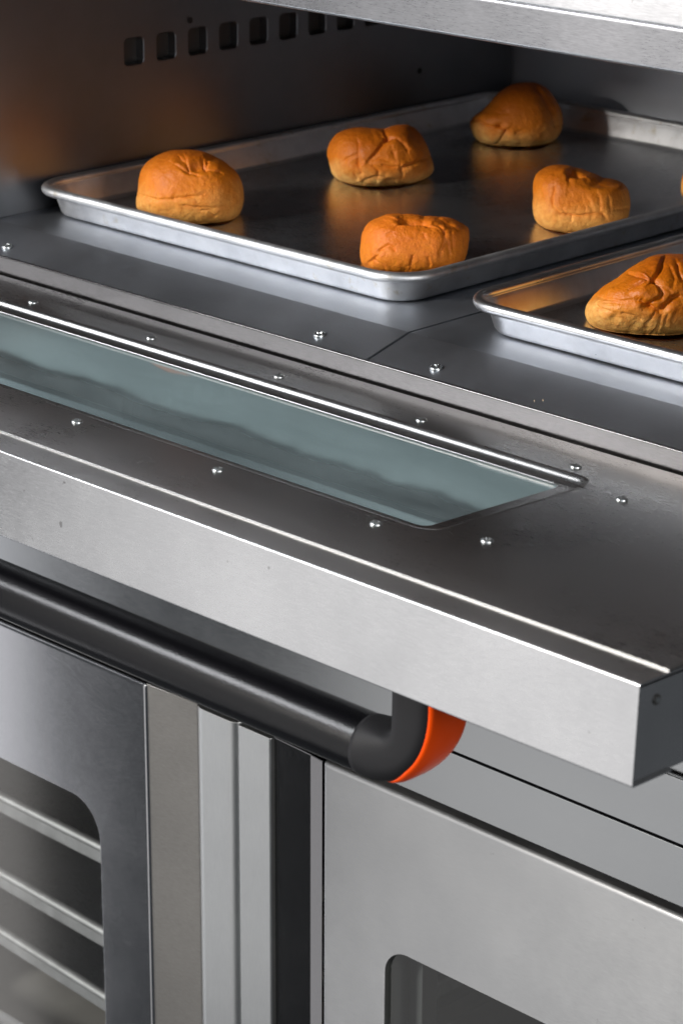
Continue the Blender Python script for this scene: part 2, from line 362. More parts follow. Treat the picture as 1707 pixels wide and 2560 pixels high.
# ================================================================== HATCH DOOR (part of the oven)
TH = math.radians(2.3); ZL = -0.6152; cT, sT = math.cos(TH), math.sin(TH)
def dfn(x, s, n): return (x, YF - s*cT + n*sT, ZL + s*sT + n*cT)
DX0, DX1 = XL-0.02, -0.8400
GX0, GX1, GS0, GS1 = -1.86, -1.1152, 0.0762, 0.2190
GN = -0.0050
def srect(x0, x1, s0, s1, r, n): return [dfn(a, b, n) for a, b in rrect(x0, x1, s0, s1, r, 8)]
S_END = 0.3085
L = []
for ins, n in ((0, -0.0024), (0, -0.0004), (0.0001, -0.0002), (0.0003, -0.00006), (0.0008, 0)):
    L.append(srect(DX0+ins, DX1-ins, 0.004+ins, S_END-ins, 0.0006+ins*0.5, n))
for ins, n in ((-0.0016, 0.0), (-0.0012, 0.0002), (-0.0007, 0.00028), (-0.0003, 0.00015)):      # low ridge added to catch a thin line of light
    L.append(srect(GX0-0.02+ins, -1.0950-ins, 0.0615+ins, 0.2345-ins*0.6, 0.017-ins*0.7, n))
for k in range(9):                                # pressed step down to the window
    a = k/8; ins = 0.0061*a; n = GN*(a - 0.13*math.sin(2*math.pi*a))
    L.append(srect(GX0-0.02+ins, -1.0950-ins, 0.0615+ins, 0.2345-ins*0.6, 0.017-ins*0.7, n))
L.append(srect(GX0, GX1, GS0, GS1, 0.0085, GN)); L.append(srect(GX0+.0003, GX1-.0003, GS0+.0003, GS1-.0003, 0.0085, GN-0.0004)); L.append(srect(GX0+.0003, GX1-.0003, GS0+.0003, GS1-.0003, 0.0085, GN-0.0016))
v, f = loft(L)
hatch = obj('hatch_door', v, f, M['door_top'], oven, smooth=30); hatch['label'] = 'open hatch door lying almost level, with a long green glass window'
HP = hatch
sheet('front_cap', [(0.280, -0.0013), (0.3372, -0.0013), (0.3372, -0.0660), (0.300, -0.0660)], 0.0012, DX0, DX1+0.0012, M['front'], HP, r=0.0016, fn=dfn, side=-1)
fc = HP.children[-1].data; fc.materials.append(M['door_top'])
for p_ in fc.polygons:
    if p_.normal.z > 0.9: p_.material_index = 1  # upward faces given darker steel, standing in for the dark they reflect
# outer sheet of the hatch with its own window
L = [srect(DX0, DX1-.001, 0.004, 0.300, 0.001, -0.0648), srect(GX0, GX1, GS0, GS1, 0.008, -0.0648), srect(GX0, GX1, GS0, GS1, 0.008, -0.0636), srect(DX0, DX1-.001, 0.004, 0.300, 0.001, -0.0636)]
v, f = loft(L, closed=True); obj('outer_sheet', v, f, M['fascia'], HP)
# end panel with bevelled edge
def dbox(name, x0, x1, s0, s1, n0, n1, mat, bevel):
    vv = [dfn(x, s, n) for x in (x0, x1) for s in (s0, s1) for n in (n0, n1)]
    ff = [(0, 1, 3, 2), (4, 6, 7, 5), (0, 4, 5, 1), (2, 3, 7, 6), (0, 2, 6, 4), (1, 5, 7, 3)]
    return obj(name, vv, ff, mat, HP, bevel=bevel, seg=2)
dbox('end_panel', DX1-0.0022, DX1-0.0008, 0.004, 0.3345, -0.0650, -0.0052, M['front'], 0.0005)
dbox('end_panel', DX0, DX0+0.0014, 0.004, 0.3345, -0.0640, -0.0052, M['front'], 0.0005)
dbox('hinge_side_core', DX0+.002, DX1-.003, 0.004, 0.0070, -0.0630, -0.0052, M['fascia'], 0.0)
v, f = tube_path([dfn(DX1-0.0012, 0.3175, -0.0165), dfn(DX1-0.0002, 0.3175, -0.0165)], 0.0034, 16); obj('screw_socket', v, f, M['dark'], HP)
v, f = tube_path([dfn(DX1-0.0012, 0.3175, -0.0165), dfn(DX1+0.0006, 0.3175, -0.0165)], 0.0019, 12); obj('screw', v, f, M['screw'], HP)
# window: two panes and the pale liner between them
def pane(name, n0, n1, mat, ex=0.006):
    L = [srect(GX0-ex, GX1+ex, GS0-ex, GS1+ex, 0.006, n0), srect(GX0-ex, GX1+ex, GS0-ex, GS1+ex, 0.006, n1)]
    v, f = loft(L, cap0=False, cap1=True); f = f[-1:]; return obj(name, v, f, mat, HP)
pane('inner_glass', -0.0100, -0.0069, M['glass'])
pane('outer_glass', -0.0610, -0.0585, M['glass_low'])
random.seed(8)
L = []
for k in range(9):
    n = -0.0074 - 0.0505*k/8; ring_ = []
    for i, (a, b) in enumerate(rrect(GX0-0.007, GX1+0.007, GS0-0.006, GS1+0.008, 0.006, 8)): ring_.append(dfn(a, b, n))
    L.append(ring_)
v, f = loft(L); obj('window_liner', v, f, M['liner'], HP)
# dark crumpled foil edge of the liner, at the foot of the far wall
nx = 150; V, Fc = [], []
for k in range(5):
    for i in range(nx+1):
        x = GX0 + (GX1-GX0)*i/nx
        w = mnoise.noise(Vector((x*26, k*0.9, 3.1))); w2 = mnoise.noise(Vector((x*90, k*1.7, 9.1)))
        top = -0.0455 + 0.0035*mnoise.noise(Vector((x*17, 0.3, 7.7))) + 0.0022*mnoise.noise(Vector((x*75, 2.3, 1.7)))
        V.append(dfn(x, GS0-0.0015+0.0012*w+0.0008*w2+k*0.0006, top + (-0.0582-top)*k/4))
for k in range(4):
    for i in range(nx): a = k*(nx+1)+i; Fc.append((a, a+1, a+nx+2, a+nx+1))
obj('foil_edge', V, Fc, M['foil'], HP, smooth=25)
nrm = (0, sT, cT)
for x, s in ((-1.7421, .0466), (-1.5868, .0468), (-1.4343, .0466), (-1.2784, .0480), (-1.1277, .0473), (-1.438, .2510), (-1.5916, .2510), (-1.2843, .2510), (-1.1308, .2504), (-1.0596, .2194), (-1.0582, .0812)):
    p = dfn(x, s, 0); screw(x, (p[1], p[2]), nrm, 0.0045, HP, h=0.0019)

# --- handle bar under the hatch: black tube, black elbows, orange outer caps
HY, HZ, HR = 1.140, -0.7412, 0.0209
XE = -1.0961
v, f = tube_path([(-1.735+(XE+1.735)*i/40, HY, HZ) for i in range(41)], HR, 48); obj('handle_bar', v, f, M['black_tube'], HP, smooth=50)
def elbow(mirror):
    """section swept round the bend: I runs along the inner corner, O along the big outer quarter round"""
    mx = (lambda x: x) if not mirror else (lambda x: -2.828-x)
    xo, R_, R2, xi, ztop = -1.0246, 0.0715, 0.0100, -1.0622, -0.656
    zo, zi, HW = HZ-HR-0.0003, HZ+HR+0.0003, HR+0.0003
    secs = []
    na, nb = 22, 8
    for k in range(na+1):                       # bend
        t = k/na; a = math.radians(90*t); O = np.array((xo-R_+R_*math.sin(a), zo+R_-R_*math.cos(a)))
        lin = (xi-R2-XE); arc = R2*math.pi/2; s_ = t*(lin+arc+0.018)
        if s_ < lin: I = np.array((XE+s_, zi))
        elif s_ < lin+arc: b = (s_-lin)/R2; I = np.array((xi-R2+R2*math.sin(b), zi+R2-R2*math.cos(b)))
        else: I = np.array((xi, zi+R2+(s_-lin-arc)))
        secs.append((I, O, 2.0+2.4*min(1, t*1.3), t))
    I0, O0 = secs[-1][0], secs[-1][1]
    for k in range(1, nb+1):                    # arm up to the hatch
        q = k/nb; secs.append((I0*(1-q)+np.array((xi, ztop))*q, O0*(1-q)+np.array((xo, ztop))*q, 4.4, 1.0))
    def spt(sec, ph, pr=0.0):
        I, O, p, t = sec; m_ = (I+O)/2; h = (O-I)/2; L_ = np.linalg.norm(h); h = h/L_
        c, s1 = math.cos(ph), math.sin(ph); e = 2.0/p
        a = math.copysign(abs(c)**e, c)*(L_+pr); y = math.copysign(abs(s1)**e, s1)*(HW+pr*0.5)
        q = m_+h*a; return (mx(q[0]), HY+y, q[1])
    N = 48
    v, f = loft([[spt(sc_, 2*math.pi*k/N) for k in range(N)] for sc_ in secs], cap0=True, cap1=True)
    obj('handle_elbow', v, f, M['black_plastic'], HP, smooth=170)
    # orange cap laid over the outside of the bend
    V, Fc = [], []; n_r = len(secs); prof = [(1.0, -0.0012), (1.0, 0.0004), (0.97, 0.0009), (0.93, 0.0013), (0.86, 0.0017), (0.7, 0.0020), (0.45, 0.0021), (0.2, 0.0022)]
    prof = prof + [(-a, b) for a, b in reversed(prof)]
    secs = [q for q in secs if q[3] > 0.13]; n_r = len(secs)
    for sec in secs:
        t = sec[3]; p0 = math.radians(1+45*max(0.0, min(1, (t-0.14)/0.36))**0.7)
        grow = max(0.0, min(1.0, (t-0.14)/0.2))
        for a, b in prof: V.append(spt(sec, -p0*a, b*grow if b > 0 else b))
    k = len(prof)
    for r_ in range(n_r-1):
        for q in range(k-1): Fc.append((r_*k+q, r_*k+q+1, (r_+1)*k+q+1, (r_+1)*k+q))
    obj('orange_end_cap', V, Fc, M['orange'], HP, smooth=170)
elbow(False); elbow(True)

# ================================================================== PROOFER CABINET
cab = empty('proofer_cabinet', (-1.39, 1.85, -1.50), 'stainless steel proofer cabinet with two glazed doors below the oven', 'cabinet')
DZT, DZB = -0.9652, -1.4950
WZT = -1.1120
def cab_panel(name, x0, x1, wx0, wx1, wz0, r, mat, label, frame=True):
    zf = lambda pts, y: [(a, y, b) for a, b in pts]
    L = []
    for ins, dy in ((0, 0.030), (0, 0.0040), (0.0004, 0.0022), (0.0012, 0.0010), (0.0024, 0.0003), (0.0042, 0)):
        L.append(zf(rrect(x0+ins, x1-ins, DZB+ins, DZT-ins, 0.0006+ins*.5, 10), YF+dy))
    for ins, dy in ((0, 0), (0.0006, 0.0002), (0.0010, 0.0008), (0.0012, 0.030)):
        L.append(zf(rrect(wx0+ins, wx1-ins, wz0+ins, WZT-ins, r-ins, 10), YF+dy))
    v, f = loft(L); o = obj(name, v, f, mat, cab, smooth=30); o['label'] = label
    g = zf(rrect(wx0-0.002, wx1+0.002, wz0-0.002, WZT+0.002, r, 10), YF+0.0045)
    obj('window_glass', g, [tuple(range(len(g)))], M['cab_glass'] if frame else M['cab_glass_left'], o)
    if frame:   # inner frame that holds the second pane
        L = [zf(rrect(wx0-0.01, wx1+0.01, wz0-0.01, WZT+0.01, r, 10), YF+0.0305), zf(rrect(wx0+0.017, wx1-0.017, wz0+0.017, WZT-0.004, r*0.3, 10), YF+0.0305), zf(rrect(wx0+0.017, wx1-0.017, wz0+0.017, WZT-0.004, r*0.3, 10), YF+0.050)]
        v, f = loft(L); obj('window_frame', v, f, M['frame'], o)
    return o
ldoor = cab_panel('cabinet_door', -2.14, -1.6575, -2.09, -1.7287, DZB+0.06, 0.040, M['cab_left'], 'left cabinet door with a tray rack behind its window', False)
rdoor = cab_panel('cabinet_door', -1.4305, -0.80, -1.3562, -0.90, DZB+0.06, 0.027, M['cab'], 'right cabinet door with a dark rounded window')
def vstrip(name, path, mat, parent, r=0.001, th=0.001):
    P = fillet(path, r, 6); n = len(P); V, Fc = [], []
    for z in (DZB, DZT-0.0006, DZT):
        for i, (x, y) in enumerate(P): V.append((x, y + (0.0006 if z == DZT else 0), z))
    for k in range(2):
        for i in range(n-1): Fc.append((k*n+i, k*n+i+1, (k+1)*n+i+1, (k+1)*n+i))
    q = len(V)
    for i, (x, y) in enumerate(P): V.append((x, YF+0.03, DZT))
    for i in range(n-1): Fc.append((2*n+i, 2*n+i+1, q+i+1, q+i))
    return obj(name, V, Fc, mat, parent, smooth=30)
vstrip('grip_recess', [(-1.6600, YF+0.0020), (-1.6560, YF+0.0020), (-1.5960, YF+0.0050), (-1.5938, YF+0.0050)], M['strip'], ldoor, 0.0003)
vstrip('stile', [(-1.5936, YF+0.03), (-1.5936, YF-0.0004), (-1.5372, YF-0.0004), (-1.5372, YF+0.03)], M['stile'], ldoor, 0.012)
vstrip('stile', [(-1.5358, YF+0.03), (-1.5358, YF-0.0004), (-1.4949, YF-0.0004), (-1.4949, YF+0.03)], M['stile'], rdoor, 0.0025)
vstrip('grip_recess', [(-1.4945, YF+0.0046), (-1.4475, YF+0.0022), (-1.4313, YF+0.0001)], M['channel'], rdoor, 0.010)
# carcass
box('cabinet_top', -2.14, -0.80, YF+0.034, YB, DZT-0.012, DZT+0.002, M['dark'], cab)
box('cabinet_back', -2.14, -0.80, YB-0.10, YB-0.09, DZB, DZT-0.013, M['cab_inside'], cab)
box('cabinet_side', -2.155, -2.142, YF+0.002, YB, DZB, DZT, M['cab_inside'], cab)
box('cabinet_side', -0.798, -0.785, YF+0.002, YB, DZB, DZT, M['cab'], cab)
box('cabinet_floor', -2.14, -0.80, YF+0.034, YB-.10, DZB-.012, DZB, M['cab_inside'], cab)
box('centre_post', -1.560, -1.500, YF+0.032, YF+0.05, DZB, DZT-0.013, M['dark'], cab)

# ================================================================== SHEET PANS
def sheet_pan(x0, x1, y0, y1, zdeck, mat, mat_floor, label, group, h=0.030, rb=0.0050, rc=0.042, rot=0.0, tp=1.0, name='sheet_pan'):
    root = empty(name, ((x0+x1)/2, (y0+y1)/2, zdeck), label, 'sheet pan', group)
    cx, cy = (x0+x1)/2, (y0+y1)/2; ca, sa = math.cos(rot), math.sin(rot)
    def tr(x, y, z): return (cx+(x-cx)*ca-(y-cy)*sa, cy+(x-cx)*sa+(y-cy)*ca, z)
    def lp(ins, z, r): return [tr(a, b, zdeck+z) for a, b in rrect(x0+ins, x1-ins, y0+ins, y1-ins, r, 14)]
    w_ = 0.0105 + 0.0055*tp
    out = [(0.026, 0.0006, rc-0.020), (w_+0.0045, 0.0007, rc-0.016), (w_+0.0018, 0.0018, rc-0.013), (w_, 0.0045, rc-0.012), (0.0105, h-0.009, rc-0.006), (0.0100, h-0.006, rc-0.006)]
    inn = [(0.0085, h-0.004, rc-0.005), (0.0120, h-0.010, rc-0.007), (0.0172, 0.0058, rc-0.013), (0.0192, 0.0030, rc-0.015), (0.0225, 0.0022, rc-0.018)]
    L = [lp(i, z, r) for i, z, r in out] ; v, f = loft(L, cap0=True)
    L2 = [lp(i, z, r) for i, z, r in inn]; v2, f2 = loft(L2); o = len(v); v += v2; f += [tuple(o+i for i in q) for q in f2]
    obj('pan_wall', v, f, mat, root, smooth=50)
    v, f = loft([lp(0.0215, 0.0021, rc-0.017), lp(0.030, 0.0020, rc-0.024)], cap1=True)
    obj('pan_floor', v, f, mat_floor, root, smooth=50)
    # rolled rim: a bead, slightly flattened
    N = 14; ring_ = []
    for k in range(N):
        a = 2*math.pi*k/N; ring_.append((rb-rb*math.cos(a), h-rb*0.92+rb*0.92*math.sin(a)))
    L = [[] for _ in range(N)]
    for k, (ins, z) in enumerate(ring_): L[k] = lp(ins, z, rc-ins)
    v, f = loft(L, closed=True); ro = obj('rolled_rim', v, f, mat, root, smooth=80)
    return root
G_P = 'sheet pans in the oven chamber'
pan1 = sheet_pan(-1.9185, -1.4255, 1.5165, 2.192, ZD+0.0003, M['pan_old'], M['pan_floor'], 'worn aluminium sheet pan holding six buns, against the vented side wall', G_P)
pan2 = sheet_pan(-1.3650, -0.872, 1.5085, 2.184, ZD+0.0003, M['pan_new'], M['pan_floor'], 'cleaner bright sheet pan holding a single bun, right of the worn pan', G_P)
G_R = 'sheet pans racked in the cabinet'
for z, rot, dy, lb in ((-1.2205, 0.0, 0, 'uppermost sheet pan behind the left cabinet window'), (-1.3165, -0.030, 0.004, 'middle sheet pan behind the left cabinet window'), (-1.395, -0.053, 0.01, 'lowest sheet pan behind the left cabinet window')):
    sheet_pan(-2.11, -1.573, 1.474+dy, 2.06, z, M['pan_rack'], M['pan_floor'], lb, G_R, rot=rot, tp=-0.3)
for z in (-1.2310, -1.3270, -1.4055):
    box('rack_rail', -2.13, -2.10, 1.50, 2.08, z-0.012, z+0.010, M['cab_inside'], cab); box('rack_rail', -1.59, -1.57, 1.50, 2.08, z-0.012, z+0.010, M['cab_inside'], cab)

# ================================================================== BUNS
M['crust_gold'] = crust('golden_crust', (0.38, 0.080, 0.003), (0.75, 0.215, 0.006), (0.92, 0.48, 0.12))
M['crust_pale'] = crust('pale_based_crust', (0.35, 0.072, 0.003), (0.74, 0.21, 0.007), (0.94, 0.57, 0.18), zlo=0.004, zhi=0.056)
M['crust_deep'] = crust('deep_golden_crust', (0.46, 0.095, 0.003), (0.75, 0.19, 0.006), (0.80, 0.25, 0.014), 0.44)
M['crust_glossy'] = crust('glazed_crust', (0.40, 0.085, 0.003), (0.74, 0.21, 0.005), (0.92, 0.52, 0.14), 0.34, 0.012, 0.056)

def cube_sphere(n):
    g = np.tan(np.linspace(-math.pi/4, math.pi/4, n+1)); vid = {}; V = []; F_ = []
    for ax in range(3):
        for sg in (-1, 1):
            idx = np.zeros((n+1, n+1), int)
            for i in range(n+1):
                for j in range(n+1):
                    p = [0, 0, 0]; p[ax] = sg; p[(ax+1) % 3] = g[i]; p[(ax+2) % 3] = g[j]
                    key = tuple(round(q, 6) for q in p)
                    if key not in vid: vid[key] = len(V); V.append(p)
                    idx[i, j] = vid[key]
            for i in range(n):
                for j in range(n):
                    q = (idx[i, j], idx[i+1, j], idx[i+1, j+1], idx[i, j+1]); F_.append(q if sg > 0 else q[::-1])
    V = np.array(V, float); V /= np.linalg.norm(V, axis=1)[:, None]; return V, np.array(F_)
SPH_V, SPH_F = cube_sphere(92)
MC = np.array((tuple(RT), tuple(-UP), tuple(FW)))
def ray(u, v): return MC.T @ np.array(((u-W_PX/2)/F_PX, (v-H_PX/2)/F_PX, 1.0))
def vnormals(P, F_):
    a = P[F_[:, 2]]-P[F_[:, 0]]; b = P[F_[:, 3]]-P[F_[:, 1]]; n = np.cross(a, b); N = np.zeros_like(P)
    for k in range(4): np.add.at(N, F_[:, k], n)
    return N/np.maximum(np.linalg.norm(N, axis=1), 1e-12)[:, None]
def seg_dist(q, pts):
    best = np.full(len(q), 1e9); sgn = np.zeros(len(q))
    for a, b in zip(pts[:-1], pts[1:]):
        a = np.array(a, float); b = np.array(b, float); d = b-a; t = np.clip(((q-a)@d)/(d@d), 0, 1)
        r = q-(a+t[:, None]*d); e = np.linalg.norm(r, axis=1)
        m_ = e < best; best[m_] = e[m_]; sgn[m_] = np.sign(d[0]*r[m_, 1]-d[1]*r[m_, 0])
    return best, sgn
def bun(org, sc, outline, creases, dents, depth, mat, label, seed, zfloor, power=2.5, wr=1.0, contact=None):
    """a bread bun: outline, folds and dents as measured; full body behind, flat base on the pan"""
    to_src = lambda p: (org[0]+p[0]/sc, org[1]+p[1]/sc)
    O = np.array([to_src(p) for p in outline])
    ub, vb = to_src(contact) if contact else O[np.argmax(O[:, 1])]
    r_ = ray(ub, vb); Pb = r_*(zfloor/r_[2])
    fwd = np.array((FW[0], FW[1], 0)); fwd /= np.linalg.norm(fwd)
    Cc = Pb + fwd*depth*0.86
    zc = (MC @ Cc)[2]                                  # distance of the bun's middle plane
    c2 = (O.min(0)+O.max(0))/2
    ang = np.arctan2(O[:, 1]-c2[1], O[:, 0]-c2[0]); rad = np.linalg.norm(O-c2, axis=1)
    od = np.argsort(ang); ang, rad = ang[od], rad[od]
    ang = np.concatenate((ang-2*math.pi, ang, ang+2*math.pi)); rad = np.concatenate((rad, rad, rad))
    S = SPH_V.copy()
    rho = np.sqrt(S[:, 0]**2+S[:, 1]**2); beta = np.arctan2(S[:, 1], S[:, 0])
    th = np.arctan2(S[:, 2], np.maximum(rho, 1e-9))      # -90 front .. 90 back
    pw = 2.0/power
    rr_ = np.cos(th)**pw; cc = np.sign(S[:, 2])*np.abs(np.sin(th))**(2.0/2.2)
    R_ = np.interp(beta, ang, rad)
    # soften the outline between traced points
    k_ = np.linspace(-0.12, 0.12, 7); R_ = np.mean([np.interp(beta+q, ang, rad) for q in k_], axis=0)*0.5 + R_*0.5
    u = c2[0]+np.cos(beta)*rr_*R_; v = c2[1]+np.sin(beta)*rr_*R_
    z = zc + cc*depth
    ray_c = np.stack(((u-W_PX/2)/F_PX, (v-H_PX/2)/F_PX, np.ones_like(u)), 1)
    scale_z = np.where(S[:, 2] < 0.0, z, z)
    P = (ray_c*scale_z[:, None]) @ MC
    # seat on the pan: near side slides forward along the sight line, far side drops to the floor
    low = P[:, 2] < zfloor
    near = low & (S[:, 2] <= 0.25)
    P[near] *= (zfloor/P[near][:, 2])[:, None]
    P[low & ~near, 2] = zfloor
    N = vnormals(P, SPH_F)
    view = P/np.linalg.norm(P, axis=1)[:, None]
    facing = np.clip(-(N*view).sum(1)*2.2+0.15, 0, 1)
    q = np.stack(((u-org[0])*sc, (v-org[1])*sc), 1)
    mpp = zc/F_PX/sc                                   # metres per crop pixel
    disp = np.zeros(len(P))
    rng = random.Random(seed)
    # wobble the query so folds are not ruled lines
    wob = np.array([[mnoise.noise(Vector((p[0]*60+seed, p[1]*60, p[2]*60))), mnoise.noise(Vector((p[0]*60, p[1]*60+seed, p[2]*60+5)))] for p in P])
    q2 = q + wob*16
    dm = np.array([0.35+1.1*(0.5+0.5*mnoise.noise(Vector((p[0]*95+seed*3, p[1]*95, p[2]*95)))) for p in P])
    for pts, dep, wid in creases:
        d, sg = seg_dist(q2, pts); dep = dep*dm
        up_ = -sg if pts[-1][0] >= pts[0][0] else sg
        disp += facing*dep*0.34*up_*np.exp(-d/(wid*2.4))*(1-np.exp(-(d/(wid*0.6))**2))
        disp -= facing*dep*(0.80*np.exp(-(d/(wid*0.60))**2) + 0.15*np.exp(-(d/(wid*1.7))**2))
        disp += facing*dep*0.10*np.exp(-((d-3.0*wid)/(2.2*wid))**2)
    for (cx, cy), rx, ry, dep in dents:
        d = np.sqrt(((q2[:, 0]-cx)/rx)**2+((q2[:, 1]-cy)/ry)**2)
        disp -= facing*dep*np.exp(-d**2*1.3)
        disp += facing*abs(dep)*0.16*np.exp(-((d-1.7)/0.45)**2)
    # all-over soft wrinkles
    wn = np.array([mnoise.fractal(Vector((p[0]*34+seed*7, p[1]*34, p[2]*30)), 1.0, 2.0, 3) for p in P])
    wn2 = np.array([1-abs(mnoise.noise(Vector((p[0]*70, p[1]*70+seed*3, p[2]*38))))*2 for p in P])
    wn3 = np.array([mnoise.noise(Vector((p[0]*210+seed, p[1]*210, p[2]*160))) for p in P])
    disp += wr*(0.0007*wn - 0.0003*np.clip(wn2-0.62, 0, 1)*2.2 + 0.00028*wn3)
    base = np.clip((P[:, 2]-zfloor)/0.006, 0, 1)
    P = P + N*(disp*base)[:, None]
    P[:, 2] = np.maximum(P[:, 2], zfloor)
    o = obj('bun', P, SPH_F.tolist(), mat, None, smooth=180)
    tag(o, label, 'bun', 'bread buns on the sheet pans'); return o
ZF1 = ZD+0.0003+0.0026
# front left bun, round drum with a puckered pit on top
b1_out = [(60, 830), (85, 600), (100, 400), (130, 310), (250, 200), (380, 130), (500, 85), (650, 72), (850, 80), (1000, 125), (1150, 200), (1280, 290), (1380, 380), (1440, 500), (1465, 650), (1455, 800), (1420, 900), (1340, 980), (1200, 1040), (1050, 1065), (850, 1085), (600, 1070), (350, 1010), (150, 930)]
b1_cr = [([(110, 660), (230, 710), (330, 735), (520, 730), (600, 700), (720, 690), (860, 690), (940, 650)], .0016, 22), ([(690, 800), (850, 830), (900, 880), (1000, 870), (1080, 940)], .0017, 24), ([(850, 830), (1050, 830), (1240, 810)], .0011, 22),
         ([(240, 740), (235, 840)], .0006, 20), ([(560, 270), (690, 340), (850, 400)], .0016, 26), ([(700, 170), (740, 330)], .0014, 22), ([(620, 150), (690, 220)], .0010, 18), ([(930, 210), (980, 330)], .0018, 24), ([(1000, 240), (980, 340), (1150, 370)], .0016, 22), ([(330, 650), (315, 730)], .0008, 16), ([(530, 730), (545, 660)], .0008, 16), ([(480, 430), (560, 490)], .0007, 18)]
b1_dn = [((860, 300), 150, 75, .0055), ((1050, 190), 90, 50, .0028), ((640, 210), 70, 50, .002)]
bun((330, 360), 5.2267, b1_out, b1_cr, b1_dn, 0.050, M['crust_gold'], 'drum shaped bun in the corner of the worn pan nearest the vented wall', 1, ZF1, 2.7, 0.8)
# bun behind it, split by a deep fold
b2_out = [(90, 470), (130, 340), (200, 240), (320, 180), (480, 150), (650, 160), (800, 170), (870, 155), (1000, 122), (1120, 112), (1230, 150), (1320, 250), (1390, 380), (1440, 510), (1490, 690), (1420, 800), (1300, 850), (1100, 915), (900, 945), (700, 955), (520, 935), (350, 880), (210, 820), (150, 740), (118, 590), (92, 520)]
b2_cr = [([(830, 170), (870, 280), (800, 370), (720, 480), (620, 590)], .0034, 34), ([(880, 280), (1000, 290), (1080, 360), (1140, 450)], .0020, 26), ([(490, 340), (490, 480), (540, 600)], .0020, 26), ([(340, 560), (480, 480)], .0015, 24), ([(490, 560), (490, 650), (535, 750)], .0022, 26), ([(690, 580), (800, 545), (920, 590)], .0016, 24), ([(690, 660), (770, 720), (760, 790)], .0016, 24), ([(580, 830), (700, 790), (850, 800)], .0016, 24), ([(1070, 670), (1075, 800)], .0018, 24), ([(1100, 655), (1250, 610), (1440, 520)], .0034, 26), ([(820, 650), (950, 670), (1050, 650)], .0015, 24), ([(440, 740), (490, 820)], .0012, 22), ([(960, 480), (990, 620)], .0016, 40), ([(1180, 160), (1280, 250)], .0016, 40)]
b2_dn = [((920, 870), 80, 50, .003), ((480, 640), 60, 60, .002), ((1150, 560), 130, 70, .002)]
bun((800, 290), 5.2267, b2_out, b2_cr, b2_dn, 0.050, M['crust_pale'], 'wrinkled bun split by a deep fold, behind the drum shaped one', 2, ZF1, 2.4, 0.8)
# far bun, steep and dark topped with a torn side
b3_out = [(128, 640), (175, 575), (300, 490), (410, 380), (510, 260), (620, 170), (740, 112), (900, 90), (1060, 95), (1170, 140), (1270, 230), (1350, 350), (1410, 480), (1435, 620), (1420, 740), (1370, 850), (1250, 950), (1100, 1010), (850, 1022), (600, 1010), (480, 1000), (380, 985), (270, 930), (190, 850), (145, 740)]
b3_cr = [([(150, 590), (220, 620), (310, 680)], .0050, 34), ([(310, 680), (420, 700), (520, 720)], .0022, 24), ([(520, 720), (640, 770)], .0050, 34), ([(640, 780), (560, 880), (470, 990)], .0030, 28), ([(1060, 140), (1200, 320), (1290, 480), (1350, 690)], .0032, 40), ([(780, 800), (870, 760)], .0010, 26)]
b3_dn = [((1180, 830), 50, 40, .0015), ((560, 690), 60, 40, .002)]
bun((1150, 190), 5.6, b3_out, b3_cr, b3_dn, 0.050, M['crust_pale'], 'tall torn bun at the far end of the worn pan', 3, ZF1, 2.1, 0.6)
# right bun, sloping top
b4_out = [(130, 300), (165, 195), (280, 112), (400, 70), (520, 70), (700, 110), (900, 170), (1100, 250), (1300, 290), (1400, 330), (1450, 420), (1475, 550), (1465, 750), (1430, 860), (1330, 960), (1130, 1040), (900, 1070), (650, 1060), (480, 1024), (350, 990), (230, 920), (150, 850), (120, 760), (128, 500)]
b4_cr = [([(420, 370), (385, 530), (390, 640), (490, 760), (600, 770), (750, 780), (900, 745), (1000, 730), (1100, 735)], .0023, 22), ([(540, 700), (600, 770)], .0014, 20), ([(660, 780), (665, 860)], .0014, 20), ([(1260, 690), (1450, 675)], .0022, 24), ([(1100, 740), (1150, 830)], .0018, 24), ([(610, 280), (620, 200), (680, 160), (780, 215)], .0035, 34), ([(900, 560), (960, 700)], .0010, 26), ([(1040, 520), (1060, 700)], .0010, 30), ([(1180, 540), (1200, 740)], .0010, 30), ([(200, 380), (240, 500)], .0008, 30), ([(820, 560), (860, 700)], .0009, 26)]
b4_dn = [((720, 190), 110, 50, .004), ((1150, 330), 260, 60, .003)]
bun((1310, 400), 5.6, b4_out, b4_cr, b4_dn, 0.048, M['crust_gold'], 'bun with a sloping top by the long near side of the worn pan', 4, ZF1, 3.0, 0.8)
# front bun, deep golden with a dark pit
b5_out = [(112, 720), (105, 500), (130, 350), (200, 230), (330, 165), (430, 125), (500, 115), (620, 130), (750, 130), (880, 160), (1050, 170), (1200, 175), (1320, 230), (1425, 285), (1440, 350), (1420, 480), (1390, 650), (1330, 770), (1150, 860), (900, 900), (600, 900), (350, 870), (180, 810)]
b5_cr = [([(580, 180), (700, 190), (850, 220), (920, 250)], .0040, 36), ([(530, 290), (610, 210)], .0016, 24), ([(330, 570), (450, 505), (530, 560)], .0018, 20), ([(210, 715), (300, 635)], .0018, 20), ([(1130, 340), (1140, 450), (1070, 600)], .0020, 26), ([(740, 640), (710, 750)], .0015, 20), ([(930, 660), (950, 750)], .0015, 20), ([(280, 680), (350, 730), (400, 780)], .0015, 20), ([(1050, 270), (1130, 340)], .0014, 20), ([(1220, 330), (1250, 520)], .0012, 26), ([(1060, 180), (1200, 250), (1300, 330)], .0012, 20), ([(430, 370), (490, 350)], .0010, 18), ([(880, 370), (900, 430)], .0012, 18), ([(1190, 470), (1200, 620)], .0012, 22)]
b5_dn = [((740, 200), 150, 40, .0045), ((1150, 230), 130, 40, .0018)]
bun((880, 510), 4.9, b5_out, b5_cr, b5_dn, 0.050, M['crust_deep'], 'deep golden bun with a dark pit, in the near corner of the worn pan', 5, ZF1, 3.0, 1.15)
